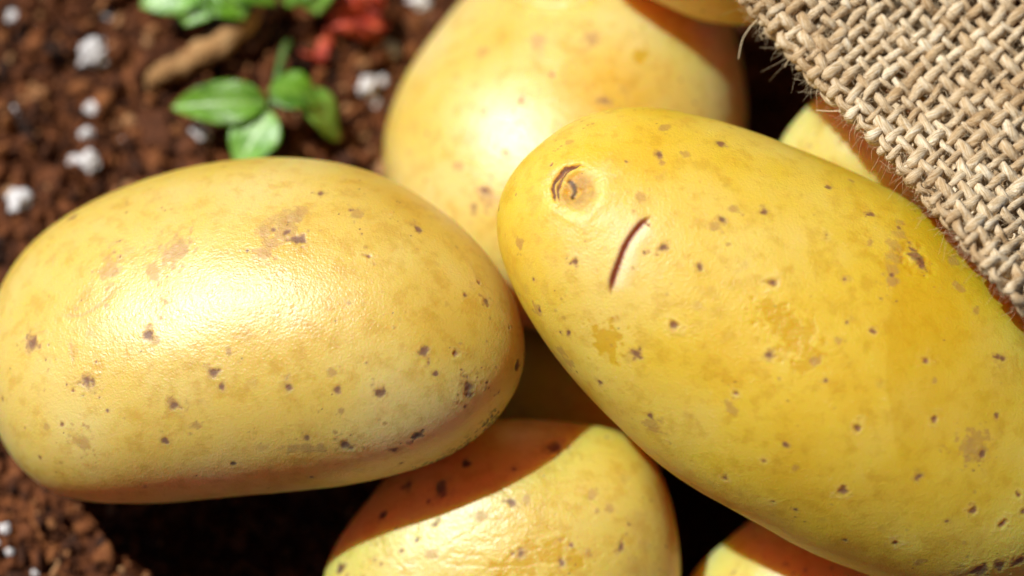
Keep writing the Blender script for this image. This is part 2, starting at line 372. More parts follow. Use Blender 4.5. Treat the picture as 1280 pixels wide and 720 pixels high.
def build_potato(key, ns, nph, mat, label, seed, wrinkle=0.0, dents=(), special=None, nrand=70, lump=0.0008):
    p = POT[key]
    V, ns, nph = p.grid(ns, nph)
    n = len(V)
    i = np.arange(ns - 1)[:, None] * nph; j = np.arange(nph)[None]; j2 = (j + 1) % nph
    Fq = np.stack([i + j, i + nph + j, i + nph + j2, i + j2], -1).reshape(-1, 4)
    k = np.arange(nph); k2 = (k + 1) % nph; e = (ns - 1) * nph
    Ft = np.concatenate([np.stack([k2, np.full(nph, n - 2), k], 1), np.stack([e + k, np.full(nph, n - 1), e + k2], 1)])
    # normals from the grid
    G = V[:-2].reshape(ns, nph, 3)
    ds = np.gradient(G, axis=0); dp = np.roll(G, -1, 1) - np.roll(G, 1, 1)
    N = nrm(np.cross(dp, ds)).reshape(-1, 3)
    cen = V.mean(0)
    if ((V[:-2] - cen) * N).sum() < 0: N = -N; 
    N = np.concatenate([N, [nrm(V[-2] - cen), nrm(V[-1] - cen)]])
    Q = (V - cen)
    D = lump * fbm(Q * 42, seed, 2) + 0.00009 * fbm(Q * 170, seed + 5, 3)
    if wrinkle: 
        w = fbm(Q * np.array([160, 420, 420]), seed + 9, 4)
        D = D - wrinkle * np.maximum(0, 1 - np.abs(w) * 5) * np.clip(0.5 + 1.5 * fbm(Q * 60, seed + 11, 2), 0, 1)
    u, v, d = project(V)
    facing = ((CAM - V) * N).sum(1) > 0
    A = {a: np.zeros(n) for a in ("tan", "brn", "dark", "pale", "olive", "rust")}
    jag = fbm(Q * 1100, seed + 21, 3); jag2 = fbm(Q * 260, seed + 23, 2)
    order = np.argsort(V[:, 0]); xs = V[order, 0]
    rs = np.random.RandomState(seed + 300)
    def stain(P0, r, kind):
        nonlocal D
        lo, hi = np.searchsorted(xs, (P0[0] - r * 2.6, P0[0] + r * 2.6))
        c_ = order[lo:hi]; dist = np.linalg.norm(V[c_] - P0, axis=1)
        ok = dist < r * 2.6; m = c_[ok]; dist = dist[ok]
        if len(m) == 0: return
        an = rs.normal(0, 1, 3); an /= np.linalg.norm(an); st = rs.uniform(0.0, 0.75)
        q_ = (V[m] - P0) @ an
        dd_ = np.sqrt(dist**2 + st * q_**2)
        x = dd_ / (r * 1.08) * (1 + 0.95 * jag[m] + 0.30 * jag2[m])
        sm = lambda a, b: np.clip((b - x) / (b - a), 0, 1)**1.0
        if kind == 'b':
            A['brn'][m] = np.maximum(A['brn'][m], 0.85 * sm(0.35, 1.0)); A['tan'][m] = np.maximum(A['tan'][m], 0.6 * sm(0.7, 1.4))
            D[m] += r * (-0.10 * np.exp(-(x / 0.6)**2) + 0.05 * np.exp(-((x - 1.15) / 0.3)**2))
            A['dark'][m] = np.maximum(A['dark'][m], 0.25 * sm(0.1, 0.5))
        elif kind == 'p':
            A['brn'][m] = np.maximum(A['brn'][m], 0.8 * sm(0.35, 0.8)); A['pale'][m] = np.maximum(A['pale'][m], 0.3 * np.exp(-((x - 1.25) / 0.3)**2))
            D[m] += r * (-0.30 * np.exp(-(x / 0.6)**2) + 0.09 * np.exp(-((x - 1.15) / 0.35)**2))
            A['tan'][m] = np.maximum(A['tan'][m], 0.7 * sm(0.6, 1.0))
        elif kind == 'd':
            A['dark'][m] = np.maximum(A['dark'][m], 0.8 * sm(0.3, 0.9)); A['brn'][m] = np.maximum(A['brn'][m], 0.8 * sm(0.6, 1.2))
            D[m] += r * (-0.2 * np.exp(-(x / 0.6)**2))
        elif kind == 'e':
            rough = jag[m]
            A['brn'][m] = np.maximum(A['brn'][m], 0.8 * sm(0.5, 1.1)); A['dark'][m] = np.maximum(A['dark'][m], np.clip(rough * 2, 0, 1) * sm(0.4, 0.9))
            D[m] += r * (0.12 * sm(0.5, 1.2) + 0.35 * rough * sm(0.5, 1.2) - 0.2 * np.exp(-((x - 1.4) / 0.4)**2))
        elif kind == 't':
            A['tan'][m] = np.maximum(A['tan'][m], 0.85 * sm(0.75, 1.15))
            D[m] += r * 0.05 * sm(0.7, 1.1) * (0.3 + jag[m])
        elif kind == 'f':
            A['tan'][m] = np.maximum(A['tan'][m], 0.38 * sm(0.3, 1.2))
        elif kind == 'o':
            A['olive'][m] = np.maximum(A['olive'][m], 0.9 * sm(0.8, 1.1)); D[m] -= 0.00006 * sm(0.85, 1.0)
    idx = np.nonzero(facing)[0]
    for (x, y, r, kd) in MK.get(key, []):
        q = idx[np.argmin((u[idx] - x)**2 + (v[idx] - y)**2)]
        if (u[q] - x)**2 + (v[q] - y)**2 > 200: continue
        stain(V[q], 1.15 * r * d[q] / F, kd)
    rr = np.random.RandomState(seed + 100)
    for q in rr.choice(n, nrand, replace=False):
        if facing[q] and key in MK and rr.rand() < 0.45: continue
        stain(V[q], rr.uniform(1.6, 4.2) * 0.00014, rr.choice(['b', 'b', 't', 'p', 'f']))
    for q in rr.choice(n, nrand * 3, replace=False):       # pin-prick pits and scuffs
        for c_ in range(rr.choice([1, 1, 1, 2, 4])):
            q2 = (q + rr.randint(-6, 7) * nph + rr.randint(-9, 10)) % (n - 2) if c_ else q
            stain(V[q2], rr.uniform(0.9, 2.2) * 0.00014, rr.choice(['b', 't', 't', 'f']))
    if special: D = special(u, v, facing, D, A, jag, jag2, V)
    V = V + N * D[:, None]
    o = make_mesh("potato", V, [Fq, Ft], mat, A, loc=cen)
    tag(o, label, "potato", "potatoes spilled from the sack")
    return o, V

def seg_sd(u, v, pts, n=60):
    """signed distance (right of travel positive) and curve parameter"""
    c = spline([(*p, 0) for p in pts], n)[:, :2]
    best = np.full(len(u), 1e9); sgn = np.zeros(len(u)); par = np.zeros(len(u))
    for a in range(n - 1):
        p, q = c[a], c[a + 1]; dx, dy = q - p; L2 = dx * dx + dy * dy
        t = np.clip(((u - p[0]) * dx + (v - p[1]) * dy) / L2, 0, 1)
        ex = u - p[0] - t * dx; ey = v - p[1] - t * dy; dd = np.hypot(ex, ey)
        m = dd < best; best[m] = dd[m]; sgn[m] = np.sign(dx * ey - dy * ex)[m]; par[m] = (a + t[m]) / (n - 1)
    return best * np.where(sgn == 0, 1, sgn), par

def right_marks(u, v, facing, D, A, jag, jag2, V):
    px = 0.000135
    # the crescent-shaped growth crack
    m = np.nonzero(facing & (np.hypot(u - 785, v - 320) < 110))[0]
    sd, t = seg_sd(u[m], v[m], [(815,269),(800,280),(783,303),(771,332),(765,350),(762,370)])
    sd = -sd                                            # + to the right of the crack
    end = np.clip(np.minimum(t, 1 - t) * 5.0, 0, 1) * (np.abs(sd) < 60)
    end = end * end * (3 - 2 * end)
    sdj = sd + 0.7 * jag[m]
    st = np.clip((sd + 1.5) / 3.5, 0, 1); st = st * st * (3 - 2 * st)
    sp = np.maximum(sd, 0); sn = np.minimum(sd, 0)
    D[m] += px * end * (st * (-3.2 * np.exp(-sp / 5.0) + 1.0 * np.exp(-((sp - 12) / 8)**2)) + (1 - st) * 1.8 * np.exp(sn / 13.0))
    wd = 0.9 + 2.3 * end                                  # widest in the middle
    A['rust'][m] = np.maximum(A['rust'][m], end**0.5 * np.clip(1.5 - np.abs(sdj - 0.4) / (wd * 1.25), 0, 1))
    A['tan'][m] = np.maximum(A['tan'][m], 0.5 * end * np.clip(1 - np.abs(sd + 3.5) / 5, 0, 1))
    A['pale'][m] = np.maximum(A['pale'][m], 1.7 * end * np.clip(sd / 4, 0, 1) * np.clip((30 - sd) / 16, 0, 1) * (0.8 + 0.5 * jag2[m]))
    # the big eye: shallow crater, brow ridge, dark bud
    m = np.nonzero(facing & (np.hypot(u - 718, v - 236) < 90))[0]
    du, dv = u[m] - 720, v[m] - 238
    rad = np.hypot(du / 1.15, dv) * (1 + 0.28 * jag2[m] + 0.12 * jag[m])
    D[m] += px * (-8.0 * np.exp(-(rad / 19)**2) + 1.8 * np.exp(-((rad - 34) / 12)**2))
    A['tan'][m] = np.maximum(A['tan'][m], 0.95 * np.clip((27 - rad) / 8, 0, 1) * np.clip(0.75 + 0.9 * jag[m], 0, 1))
    A['pale'][m] = np.maximum(A['pale'][m], 0.4 * np.exp(-((rad - 33) / 15)**2) * np.clip((du + dv) / 20 + 0.5, 0, 1))
    for off, wid, dk in ((0, 1.6, 0.75), (5, 1.2, 0.55)):
        sd, t = seg_sd(u[m], v[m], [(697 + off, 256),(693 + off, 240),(697 + off, 224),(710 + off, 212),(728 + off, 207)])
        end = np.clip(np.minimum(t, 1 - t) * 6, 0, 1) * (np.abs(sd) < 12)
        sdj = sd + 1.8 * jag[m] + 2.0 * jag2[m]
        A['brn'][m] = np.maximum(A['brn'][m], end * np.clip(1.6 - np.abs(sdj) / wid, 0, 1))
        A['dark'][m] = np.maximum(A['dark'][m], dk * end * np.clip(1.2 - np.abs(sdj) / (wid * 0.8), 0, 1) * np.clip(0.6 + 1.2 * jag[m], 0, 1))
        D[m] += px * end * (-3.2 * np.exp(-(sdj / 1.8)**2) + 1.6 * np.exp(-((sdj - 5) / 2.5)**2))
    sd, t = seg_sd(u[m], v[m], [(714,228),(717,237),(716,246)])
    A['dark'][m] = np.maximum(A['dark'][m], 0.9 * np.clip(1.4 - np.abs(sd + 4.0 * jag[m]) / 3.4, 0, 1))
    D[m] += px * 3 * jag[m] * np.exp(-(rad / 14)**2)
    # smoother, yellower skin beyond the long scar
    m = np.nonzero(facing)[0]
    sd, t = seg_sd(u[m], v[m], [(1128,268),(1120,330),(1112,400),(1106,470),(1120,560),(1150,680)])
    A['olive'][m] = np.maximum(A['olive'][m], 0.55 * np.clip(-sd / 4 + 0.3 + 0.3 * jag2[m], 0, 1) * np.clip((650 - v[m]) / 150, 0.25, 1) * np.clip(1.4 - np.abs(sd) / 160, 0.3, 1))
    # paler area round the eye and crack
    q = np.exp(-(((u[m] - 745) / 75)**2 + ((v[m] - 300) / 70)**2))
    A['pale'][m] = np.maximum(A['pale'][m], 0.6 * q * np.clip(0.6 + 0.7 * jag2[m], 0, 1))
    return D

def left_marks(u, v, facing, D, A, jag, jag2, V):
    px = 0.000138
    m = np.nonzero(facing)[0]
    # dirt specks along the lower right flank
    sd, t = seg_sd(u[m], v[m], [(517,592),(560,576),(595,548),(625,515)])
    dj = fbm(V[m] * 1500, 77, 2)
    dirt = np.clip((dj - 0.10) * 7, 0, 1) * np.clip(1.6 - np.abs(sd + 4 * jag2[m]) / 7, 0, 1) * (np.abs(t - .5) < .499)
    A['dark'][m] = np.maximum(A['dark'][m], 1.0 * dirt); D[m] += px * 1.4 * dirt
    # faint curved scratch
    for pts, st in (([(70,393),(100,393),(128,376),(147,353)], 0.5), ([(357,560),(380,562),(405,560)], 0.6), ([(560,300),(590,335),(612,380)], 0.25), ([(318,300),(326,283),(345,272),(375,265)], 0.55), ([(86,425),(88,440),(92,455)], 0.5)):
        sd, t = seg_sd(u[m], v[m], pts)
        e = np.clip(np.minimum(t, 1 - t) * 6, 0, 1)
        A['tan'][m] = np.maximum(A['tan'][m], st * e * np.clip(1.5 - np.abs(sd + 1.5 * jag2[m]) / 2.2, 0, 1))
        D[m] -= px * 0.3 * e * np.exp(-(sd / 2.5)**2)
    # shallow dent across the lower right side
    sd, t = seg_sd(u[m], v[m], [(420,545),(500,515),(560,480),(590,430)])
    D[m] -= px * 0.4 * np.exp(-(sd / 30)**2) * np.clip(np.minimum(t, 1 - t) * 4, 0, 1)
    return D

def back_marks(u, v, facing, D, A, jag, jag2, V):
    px = 0.000145
    m = np.nonzero(facing)[0]
    sd, t = seg_sd(u[m], v[m], [(632,-6),(655,6),(690,12),(722,8),(740,-4)])
    e = np.clip(np.minimum(t, 1 - t) * 5, 0, 1)
    D[m] += px * e * np.where(sd > 0, 3 * np.exp(-sd / 8), -7 * np.exp(sd / 9))
    A['tan'][m] = np.maximum(A['tan'][m], 0.8 * e * np.clip(1.3 - np.abs(sd) / 2.5, 0, 1))
    return D

potato_verts = {}
def add(key, *a, **k):
    o, V = build_potato(key, *a, **k); potato_verts[key] = V; return o
add('left', 490, 420, P_A, "large pale potato lying on the soil with sparse brown specks and a dirt-flecked end", 11, special=left_marks, lump=0.00045)
add('right', 610, 450, P_B, "largest potato on top of the heap, with a crescent crack and a round sunken eye", 23, special=right_marks)
add('back', 260, 300, P_C, "rounded cream potato behind the heap, highlighted by sun, beside the red flower", 37, special=back_marks, nrand=50)
add('bottom', 300, 320, P_A, "wrinkled potato crossed by a sharp diagonal shadow edge, under the speckled pale potato", 41, wrinkle=0.00008, nrand=60)
add('corner', 180, 200, P_C, "small potato peeping out below the cracked potato, next to the wrinkled one", 53, nrand=40)
add('top', 160, 200, P_C, "shaded orange potato at the sack mouth touching the frayed burlap edge", 61, nrand=40)
add('shade', 160, 200, P_C, "potato tucked under the burlap hem with one thin sunlit strip", 71, nrand=40)
add('deep', 140, 160, P_B, "dark red-brown shadowed potato deep in the gap between the two big potatoes", 83, nrand=30)

# ------------------------------------------------------------------ soil
GX0, GX1, GY0, GY1, GS = -0.26, 0.26, -0.22, 0.26, 0.0013
gx = np.arange(GX0, GX1, GS); gy = np.arange(GY0, GY1, GS)
XX, YY = np.meshgrid(gx, gy, indexing='ij')
PG = np.stack([XX.ravel(), YY.ravel(), np.zeros(XX.size)], 1)
def pile_mask(P):
    # the heap lies in a shallow dug hollow
    a = np.exp(-(((P[:, 0] - 0.03) / 0.062)**4 + ((P[:, 1] + 0.045) / 0.055)**4))
    b = np.exp(-(((P[:, 0] - 0.045) / 0.065)**4 + ((P[:, 1] - 0.03) / 0.05)**4))
    return np.maximum(a, b)
def HOLE(P):  # pits added to the ground so gaps round the potatoes stay dark
    s_ = 0
    for (u_, v_, rr_, dd_) in ((985, 108, 0.027, 0.006), (890, 640, 0.022, 0.040), (300, 690, 0.016, 0.010)):
        c_ = at_z(np.array([float(u_)]), np.array([float(v_)]), -0.02)[0]
        s_ = s_ + dd_ * np.exp(-(np.hypot(P[:, 0] - c_[0], P[:, 1] - c_[1]) / rr_)**4)
    return s_
def ground0(P):
    return (-0.002 + 0.0042 * fbm(P * 34, 3, 3) + 0.0030 * fbm(P * 130, 5, 3) - 0.020 * pile_mask(P) - HOLE(P))
H = ground0(PG).reshape(XX.shape)
imp = np.full(XX.shape, 1.0)
for key, V in potato_verts.items():
    ix = np.round((V[:, 0] - GX0) / GS).astype(int); iy = np.round((V[:, 1] - GY0) / GS).astype(int)
    np.minimum.at(imp, (ix, iy), V[:, 2])
for it in range(2):                                    # close pin holes
    nb = np.minimum.reduce([np.roll(imp, s, ax) for s in (-1, 1) for ax in (0, 1)])
    imp = np.where(imp > 0.5, nb + 0.001, imp)
Hc = np.minimum(H, imp + 0.0012)
for it in range(6):
    bl = (Hc + np.roll(Hc, 1, 0) + np.roll(Hc, -1, 0) + np.roll(Hc, 1, 1) + np.roll(Hc, -1, 1)) / 5
    Hc = np.where(imp < 0.5, np.minimum(bl, imp + 0.0012), np.where(np.abs(Hc - H) > 1e-4, bl, Hc))
    Hc = np.minimum(Hc, H)
H = Hc
H = H + 0.0013 * fbm(PG * 400, 15, 2).reshape(XX.shape)
def ground_z(x, y):
    fx = np.clip((np.asarray(x) - GX0) / GS, 0, len(gx) - 1.01); fy = np.clip((np.asarray(y) - GY0) / GS, 0, len(gy) - 1.01)
    i = fx.astype(int); j = fy.astype(int)
    return H[i, j]
def on_soil(u, v, lift=0.0):
    """point where the ray through a photo pixel meets the soil"""
    z = 0.0
    for _ in range(12):
        P = at_z(np.array([float(u)]), np.array([float(v)]), z)[0]; z = float(ground_z(P[0], P[1]))
    P[2] = z + lift
    return P

Ms = NT("moist_soil")
c = Ms.ramp(Ms.noise(260, 5, 0.65), [(0.30, (0.024, 0.008, 0.003)), (0.46, (0.078, 0.022, 0.006)), (0.60, (0.165, 0.050, 0.012)), (0.75, (0.25, 0.092, 0.026))])
Ms.l(c, Ms.b.inputs["Base Color"]); Ms.b.inputs["Roughness"].default_value = 0.85
Ms.b.inputs["Specular IOR Level"].default_value = 0.25
Ms.l(Ms.bump(Ms.noise(900, 4, 0.6), 0.0008, 0.9), Ms.b.inputs["Normal"])
ni, nj = XX.shape
ii = np.arange(ni - 1)[:, None] * nj; jj = np.arange(nj - 1)[None]
Fg = np.stack([ii + jj, ii + nj + jj, ii + nj + jj + 1, ii + jj + 1], -1).reshape(-1, 4)
go = make_mesh("ground", np.stack([XX.ravel(), YY.ravel(), H.ravel()], 1), Fg, Ms.m)
tag(go, "moist reddish brown potting soil under the potatoes", "soil", kind="structure")

Mc = NT("soil_crumb")
tone = Mc.attr("tone")
c = Mc.ramp(Mc.math('ADD', tone, Mc.math('MULTIPLY', Mc.math('SUBTRACT', Mc.noise(700, 3), 0.5), 0.5)), [(0.0, (0.020, 0.007, 0.003)), (0.35, (0.070, 0.020, 0.005)), (0.65, (0.165, 0.049, 0.012)), (0.88, (0.26, 0.094, 0.026)), (1.0, (0.40, 0.21, 0.09))])
Mc.l(c, Mc.b.inputs["Base Color"]); Mc.b.inputs["Roughness"].default_value = 0.8
Mc.b.inputs["Specular IOR Level"].default_value = 0.3
Mc.l(Mc.bump(Mc.noise(1600, 3, 0.6), 0.0005, 0.8), Mc.b.inputs["Normal"])

def scatter(n, sub, rmin, rmax, region, seed, power=4.0):
    r_ = np.random.RandomState(seed); bv, bf = ico(sub); nb = len(bv)
    pts = []
    while len(pts) < n:
        u, v = r_.uniform(region[0], region[2]), r_.uniform(region[1], region[3])
        P = at_z(np.array([u]), np.array([v]), 0.0)[0]
        if GX0 + .01 < P[0] < GX1 - .01 and GY0 + .01 < P[1] < GY1 - .01: pts.append(P)
    pts = np.array(pts); pts[:, 2] = ground_z(pts[:, 0], pts[:, 1])
    R = rmin + (rmax - rmin) * r_.rand(n)**power
    # lumps keep clear of potato skins
    keep = np.ones(n, bool)
    for p in POT.values():
        f, h = p.field(pts + np.array([0, 0, 0.001])); keep &= (f > 8.9) | ((f - 1) * h > R * 0.8)
    pts, R = pts[keep], R[keep]; n = len(pts)
    sq = r_.uniform(0.4, 1.3, (n, 1, 3)) * np.where(r_.rand(n, 1, 1) < 0.35, np.array([[[2.0, 0.6, 0.6]]]), 1.0)
    ang = r_.uniform(0, 6.28, (n, 3))
    V = bv[None] * sq * (1 + 0.60 * np.stack([vnoise(bv * 1.9 + r_.uniform(0, 90, 3), seed) for _ in range(n)])[..., None]) * R[:, None, None]
    for ax, (a, b) in enumerate(((1, 2), (0, 2), (0, 1))):
        cs, sn = np.cos(ang[:, ax])[:, None], np.sin(ang[:, ax])[:, None]
        x, y = V[..., a].copy(), V[..., b].copy(); V[..., a] = x * cs - y * sn; V[..., b] = x * sn + y * cs
    V = V + pts[:, None] + np.array([0, 0, 1.0]) * (R * r_.uniform(0.0, 0.55, n))[:, None, None]
    Fa = (bf[None] + (np.arange(n) * nb)[:, None, None]).reshape(-1, 3)
    tone = np.repeat(np.clip(r_.normal(0.48, 0.27, n), 0, 1), nb)
    return V.reshape(-1, 3), Fa, tone
parts = [scatter(6000, 0, 0.0004, 0.0017, (-150, -150, 700, 330), 1), scatter(1500, 1, 0.0009, 0.0022, (-150, -150, 700, 330), 6), scatter(2600, 1, 0.0004, 0.0020, (-150, 480, 480, 800), 2),
         scatter(3500, 0, 0.0006, 0.0030, (-400, -500, 1700, 1100), 3), scatter(110, 2, 0.0022, 0.0036, (-150, -150, 700, 330), 4), scatter(45, 2, 0.0020, 0.0030, (-150, 520, 420, 800), 5)]
off = 0; VV = []; FF = []; TT = []
for a, b, t in parts:
    VV.append(a); FF.append(b + off); TT.append(t); off += len(a)
o = make_mesh("soil_crumbs", np.concatenate(VV), np.concatenate(FF), Mc.m, {"tone": np.concatenate(TT)})
tag(o, "loose crumbs of reddish brown potting soil", "soil crumbs", kind="stuff")

# ------------------------------------------------------------------ perlite granules
Mp = NT("perlite")
Mp.l(Mp.ramp(Mp.noise(900, 4), [(0.3, (0.50, 0.44, 0.40)), (0.55, (0.80, 0.78, 0.77))]), Mp.b.inputs["Base Color"])
Mp.b.inputs["Roughness"].default_value = 0.8
Mp.b.inputs["Subsurface Weight"].default_value = 0.2; Mp.b.inputs["Subsurface Radius"].default_value = (1, 1, 1); Mp.b.inputs["Subsurface Scale"].default_value = 0.001
Mp.l(Mp.bump(Mp.noise(1300, 4, 0.6), 0.0006, 0.8), Mp.b.inputs["Normal"])
pv, pf = ico(3)
PERL = [  # x, y, radius px, label
 (17,22,10,"small white perlite grain nearest the soil's bare far edge, away from the leaves"),
 (117,70,21,"biggest chunky white perlite granule on the open soil"),
 (134,22,10,"dull pinkish white perlite grain just behind the biggest granule"),
 (115,139,10,"small dusty perlite grain between the biggest granule and a close pair"),
 (109,169,10,"small round perlite grain just behind the touching pair of granules"),
 (158,180,8,"tiny dull perlite grain between the touching pair and the green seedling"),
 (113,205,15,"white perlite granule, larger one of a touching pair"),
 (94,203,9,"grey-white perlite grain, smaller one of a touching pair"),
 (252,172,15,"upright oval white perlite granule just under the seedling's dark leaf"),
 (25,255,18,"oval white perlite granule beside the pale potato's far end"),
 (460,110,15,"blurred white perlite granule between seedling and cream potato"),
 (468,133,10,"small blurred perlite grain joined below the granule near the cream potato"),
 (478,103,8,"greyish perlite chip leaning on the granule near the cream potato"),
 (490,63,12,"dirty yellowish perlite granule beside the red flower"),
 (524,4,14,"pinkish grey perlite lump behind the cream potato's shoulder"),
 (22,140,7,"faint soil-stained perlite speck on the open soil"),
 (7,662,8,"white perlite granule in the soil beyond the pale potato's shadow"),
 (12,691,6,"tiny white perlite grain next to the granule by the shadow"),
 (-2,680,6,"tiny chipped perlite grain beside the granule by the shadow"),
 (45,717,6,"tiny white perlite grain near the shadow's soil bank"),
]
for k, (x, y, r, lab) in enumerate(PERL):
    P = on_soil(x, y)
    dd = -((P - CAM) @ ZC); R = r * dd / F * 0.82
    V = pv * (1 + 0.55 * fbm(pv * 1.9 + k * 7.3, k, 2)[:, None] + 0.22 * fbm(pv * 4 + k * 3.3, k + 50, 2)[:, None])
    V = V * R * np.array([1.0, 1.0, 0.9]); 
    c0 = P + np.array([0, 0, R * 0.62])
    o = make_mesh("perlite_granule", V + c0, pf, Mp.m, loc=c0)
    tag(o, lab, "perlite", "white perlite grains in the soil")

# ------------------------------------------------------------------ seedlings
def leaf_material(name, c1, c2, c3):
    M = NT(name)
    vein = M.attr("vein")
    col = M.ramp(M.noise(220, 3), [(0.3, c1), (0.6, c2)])
    col = M.mix(M.math('MULTIPLY', vein, 0.6), col, c3)
    M.l(col, M.b.inputs["Base Color"]); M.b.inputs["Roughness"].default_value = 0.38
    M.b.inputs["Subsurface Weight"].default_value = 0.25; M.b.inputs["Subsurface Radius"].default_value = (0.6, 1, 0.2); M.b.inputs["Subsurface Scale"].default_value = 0.0012
    M.l(M.bump(M.noise(700, 3), 0.0003, 0.6), M.b.inputs["Normal"])
    return M.m
Mleaf = leaf_material("leaf_green", (0.028, 0.085, 0.004), (0.12, 0.27, 0.012), (0.22, 0.38, 0.05))
Mleaf2 = leaf_material("leaf_pale", (0.10, 0.26, 0.025), (0.20, 0.40, 0.06), (0.34, 0.52, 0.14))
Mstem = leaf_material("stem_green", (0.06, 0.15, 0.03), (0.13, 0.22, 0.06), (0.2, 0.3, 0.1))

def leaf(parent, base, tip, width, up, mat, fold=0.25, droop=0.15, wave=0.06, seed=0, thick=0.00022):
    base, tip = np.array(base, float), np.array(tip, float)
    L = np.linalg.norm(tip - base); ax = nrm(tip - base); up = nrm(np.array(up, float) - ax * (np.array(up, float) @ ax)); sd = np.cross(ax, up)
    nu, nv = 26, 15
    U, W = np.meshgrid(np.linspace(0, 1, nu), np.linspace(-1, 1, nv), indexing='ij')
    prof = np.clip(np.sin(np.pi * U**0.85)**0.75, 0.02, 1) * (1 - 0.25 * U)
    x = W * prof * width / 2 * 1.12
    z = fold * np.abs(x) + 4 * droop * L * U * (1 - U) * 0.5 + wave * width * np.sin(U * 9 + seed) * W**2
    z = z - 0.03 * width * np.abs(np.sin(U * 16 - np.abs(W) * 5)) * np.abs(W)
    T = base + (U * L)[..., None] * ax + x[..., None] * sd + z[..., None] * up
    n = nu * nv; Vt = T.reshape(-1, 3); Vb = Vt - up * thick
    i = np.arange(nu - 1)[:, None] * nv; j = np.arange(nv - 1)[None]
    Ft = np.stack([i + j, i + nv + j, i + nv + j + 1, i + j + 1], -1).reshape(-1, 4)
    rim = np.concatenate([np.arange(nv), np.arange(1, nu) * nv + nv - 1, (nu - 1) * nv + np.arange(nv - 2, -1, -1), np.arange(nu - 2, 0, -1) * nv])
    r2 = np.roll(rim, -1)
    Fr = np.stack([rim, r2, r2 + n, rim + n], 1)
    vein = np.clip(1 - np.abs(W) * prof / 0.10, 0, 1) + 0.5 * np.clip(1 - np.abs(np.sin(U * 16 - np.abs(W) * 5)) / 0.2, 0, 1)
    vv = np.clip(vein, 0, 1).ravel()
    return make_mesh("leaf", np.concatenate([Vt, Vb]) - np.array(parent.location), [Ft, Ft[:, ::-1] + n, Fr], mat, {"vein": np.concatenate([vv, vv])}, parent=parent)

def empty(name, loc):
    e = bpy.data.objects.new(name, None); e.location = tuple(loc); e.empty_display_size = 0.01
    return link(e)
def pxz(u, v, h):
    """pixel -> point h metres above the soil seen there"""
    P = on_soil(u, v)
    return at_z(np.array([float(u)]), np.array([float(v)]), P[2] + h)[0]
def stem(parent, pts, r0, r1, mat=None, name="stem"):
    path = spline(pts, 24); V, Fc = tube(path, np.linspace(r0, r1, 24), 8)
    return make_mesh(name, V - np.array(parent.location), Fc, mat or Mstem, {"vein": np.zeros(len(V))}, parent=parent)

b0 = on_soil(362, 48); e = empty("seedling", b0)
tag(e, "small green seedling with four glossy oval leaves beside the pale potato", "seedling")
stem(e, [b0 - [0, 0, 0.002], pxz(356, 62, .006), pxz(348, 92, .010), pxz(340, 135, .010)], 0.0009, 0.0006)
node = pxz(338, 137, .010)
leaf(e, pxz(334, 128, .0105), pxz(214, 134, .010), 0.0088, (0, -0.1, 1), Mleaf, fold=0.30, droop=0.10, seed=1)
leaf(e, pxz(340, 140, .0100), pxz(296, 213, .006), 0.0098, (-0.1, 0.1, 1), Mleaf2, fold=0.22, droop=0.12, seed=2)
leaf(e, pxz(336, 112, .0125), pxz(404, 128, .011), 0.0088, (0.2, 0.2, 1), Mleaf, fold=0.2, droop=0.2, seed=3)
leaf(e, pxz(372, 112, .0120), pxz(424, 176, .005), 0.0078, (0.5, 0.1, 1), Mleaf2, fold=0.25, droop=0.15, seed=4)

b1 = on_soil(275, -30); e = empty("seedling", b1)
tag(e, "pale green seedling whose broad leaves hang over the bark curl", "seedling")
stem(e, [b1 - [0, 0, 0.002], pxz(268, -28, .006), pxz(262, -22, .012)], 0.0010, 0.0008)
leaf(e, pxz(262, -24, .012), pxz(176, 8, .009), 0.0100, (-0.2, -0.1, 1), Mleaf2, fold=0.15, droop=0.15, seed=5)
leaf(e, pxz(255, -22, .0125), pxz(232, 32, .009), 0.0105, (0, -0.2, 1), Mleaf2, fold=0.2, droop=0.12, seed=6)
leaf(e, pxz(266, -24, .012), pxz(306, 24, .009), 0.0105, (0.2, -0.2, 1), Mleaf, fold=0.2, droop=0.12, seed=7)
leaf(e, pxz(275, -30, .012), pxz(346, 4, .010), 0.0078, (0.3, 0, 1), Mleaf, fold=0.2, droop=0.12, seed=8)

b2 = on_soil(392, -40); e = empty("seedling", b2)
tag(e, "seedling with a light green leaf tip beside the red flower", "seedling")
stem(e, [b2 - [0, 0, 0.002], pxz(390, -38, .005), pxz(386, -36, .010)], 0.0009, 0.0007)
leaf(e, pxz(390, -36, .010), pxz(398, 18, .009), 0.0085, (0, -0.1, 1), Mleaf2, fold=0.2, droop=0.15, seed=9)
leaf(e, pxz(386, -36, .010), pxz(358, 8, .008), 0.0075, (0, -0.1, 1), Mleaf, fold=0.2, droop=0.15, seed=10)

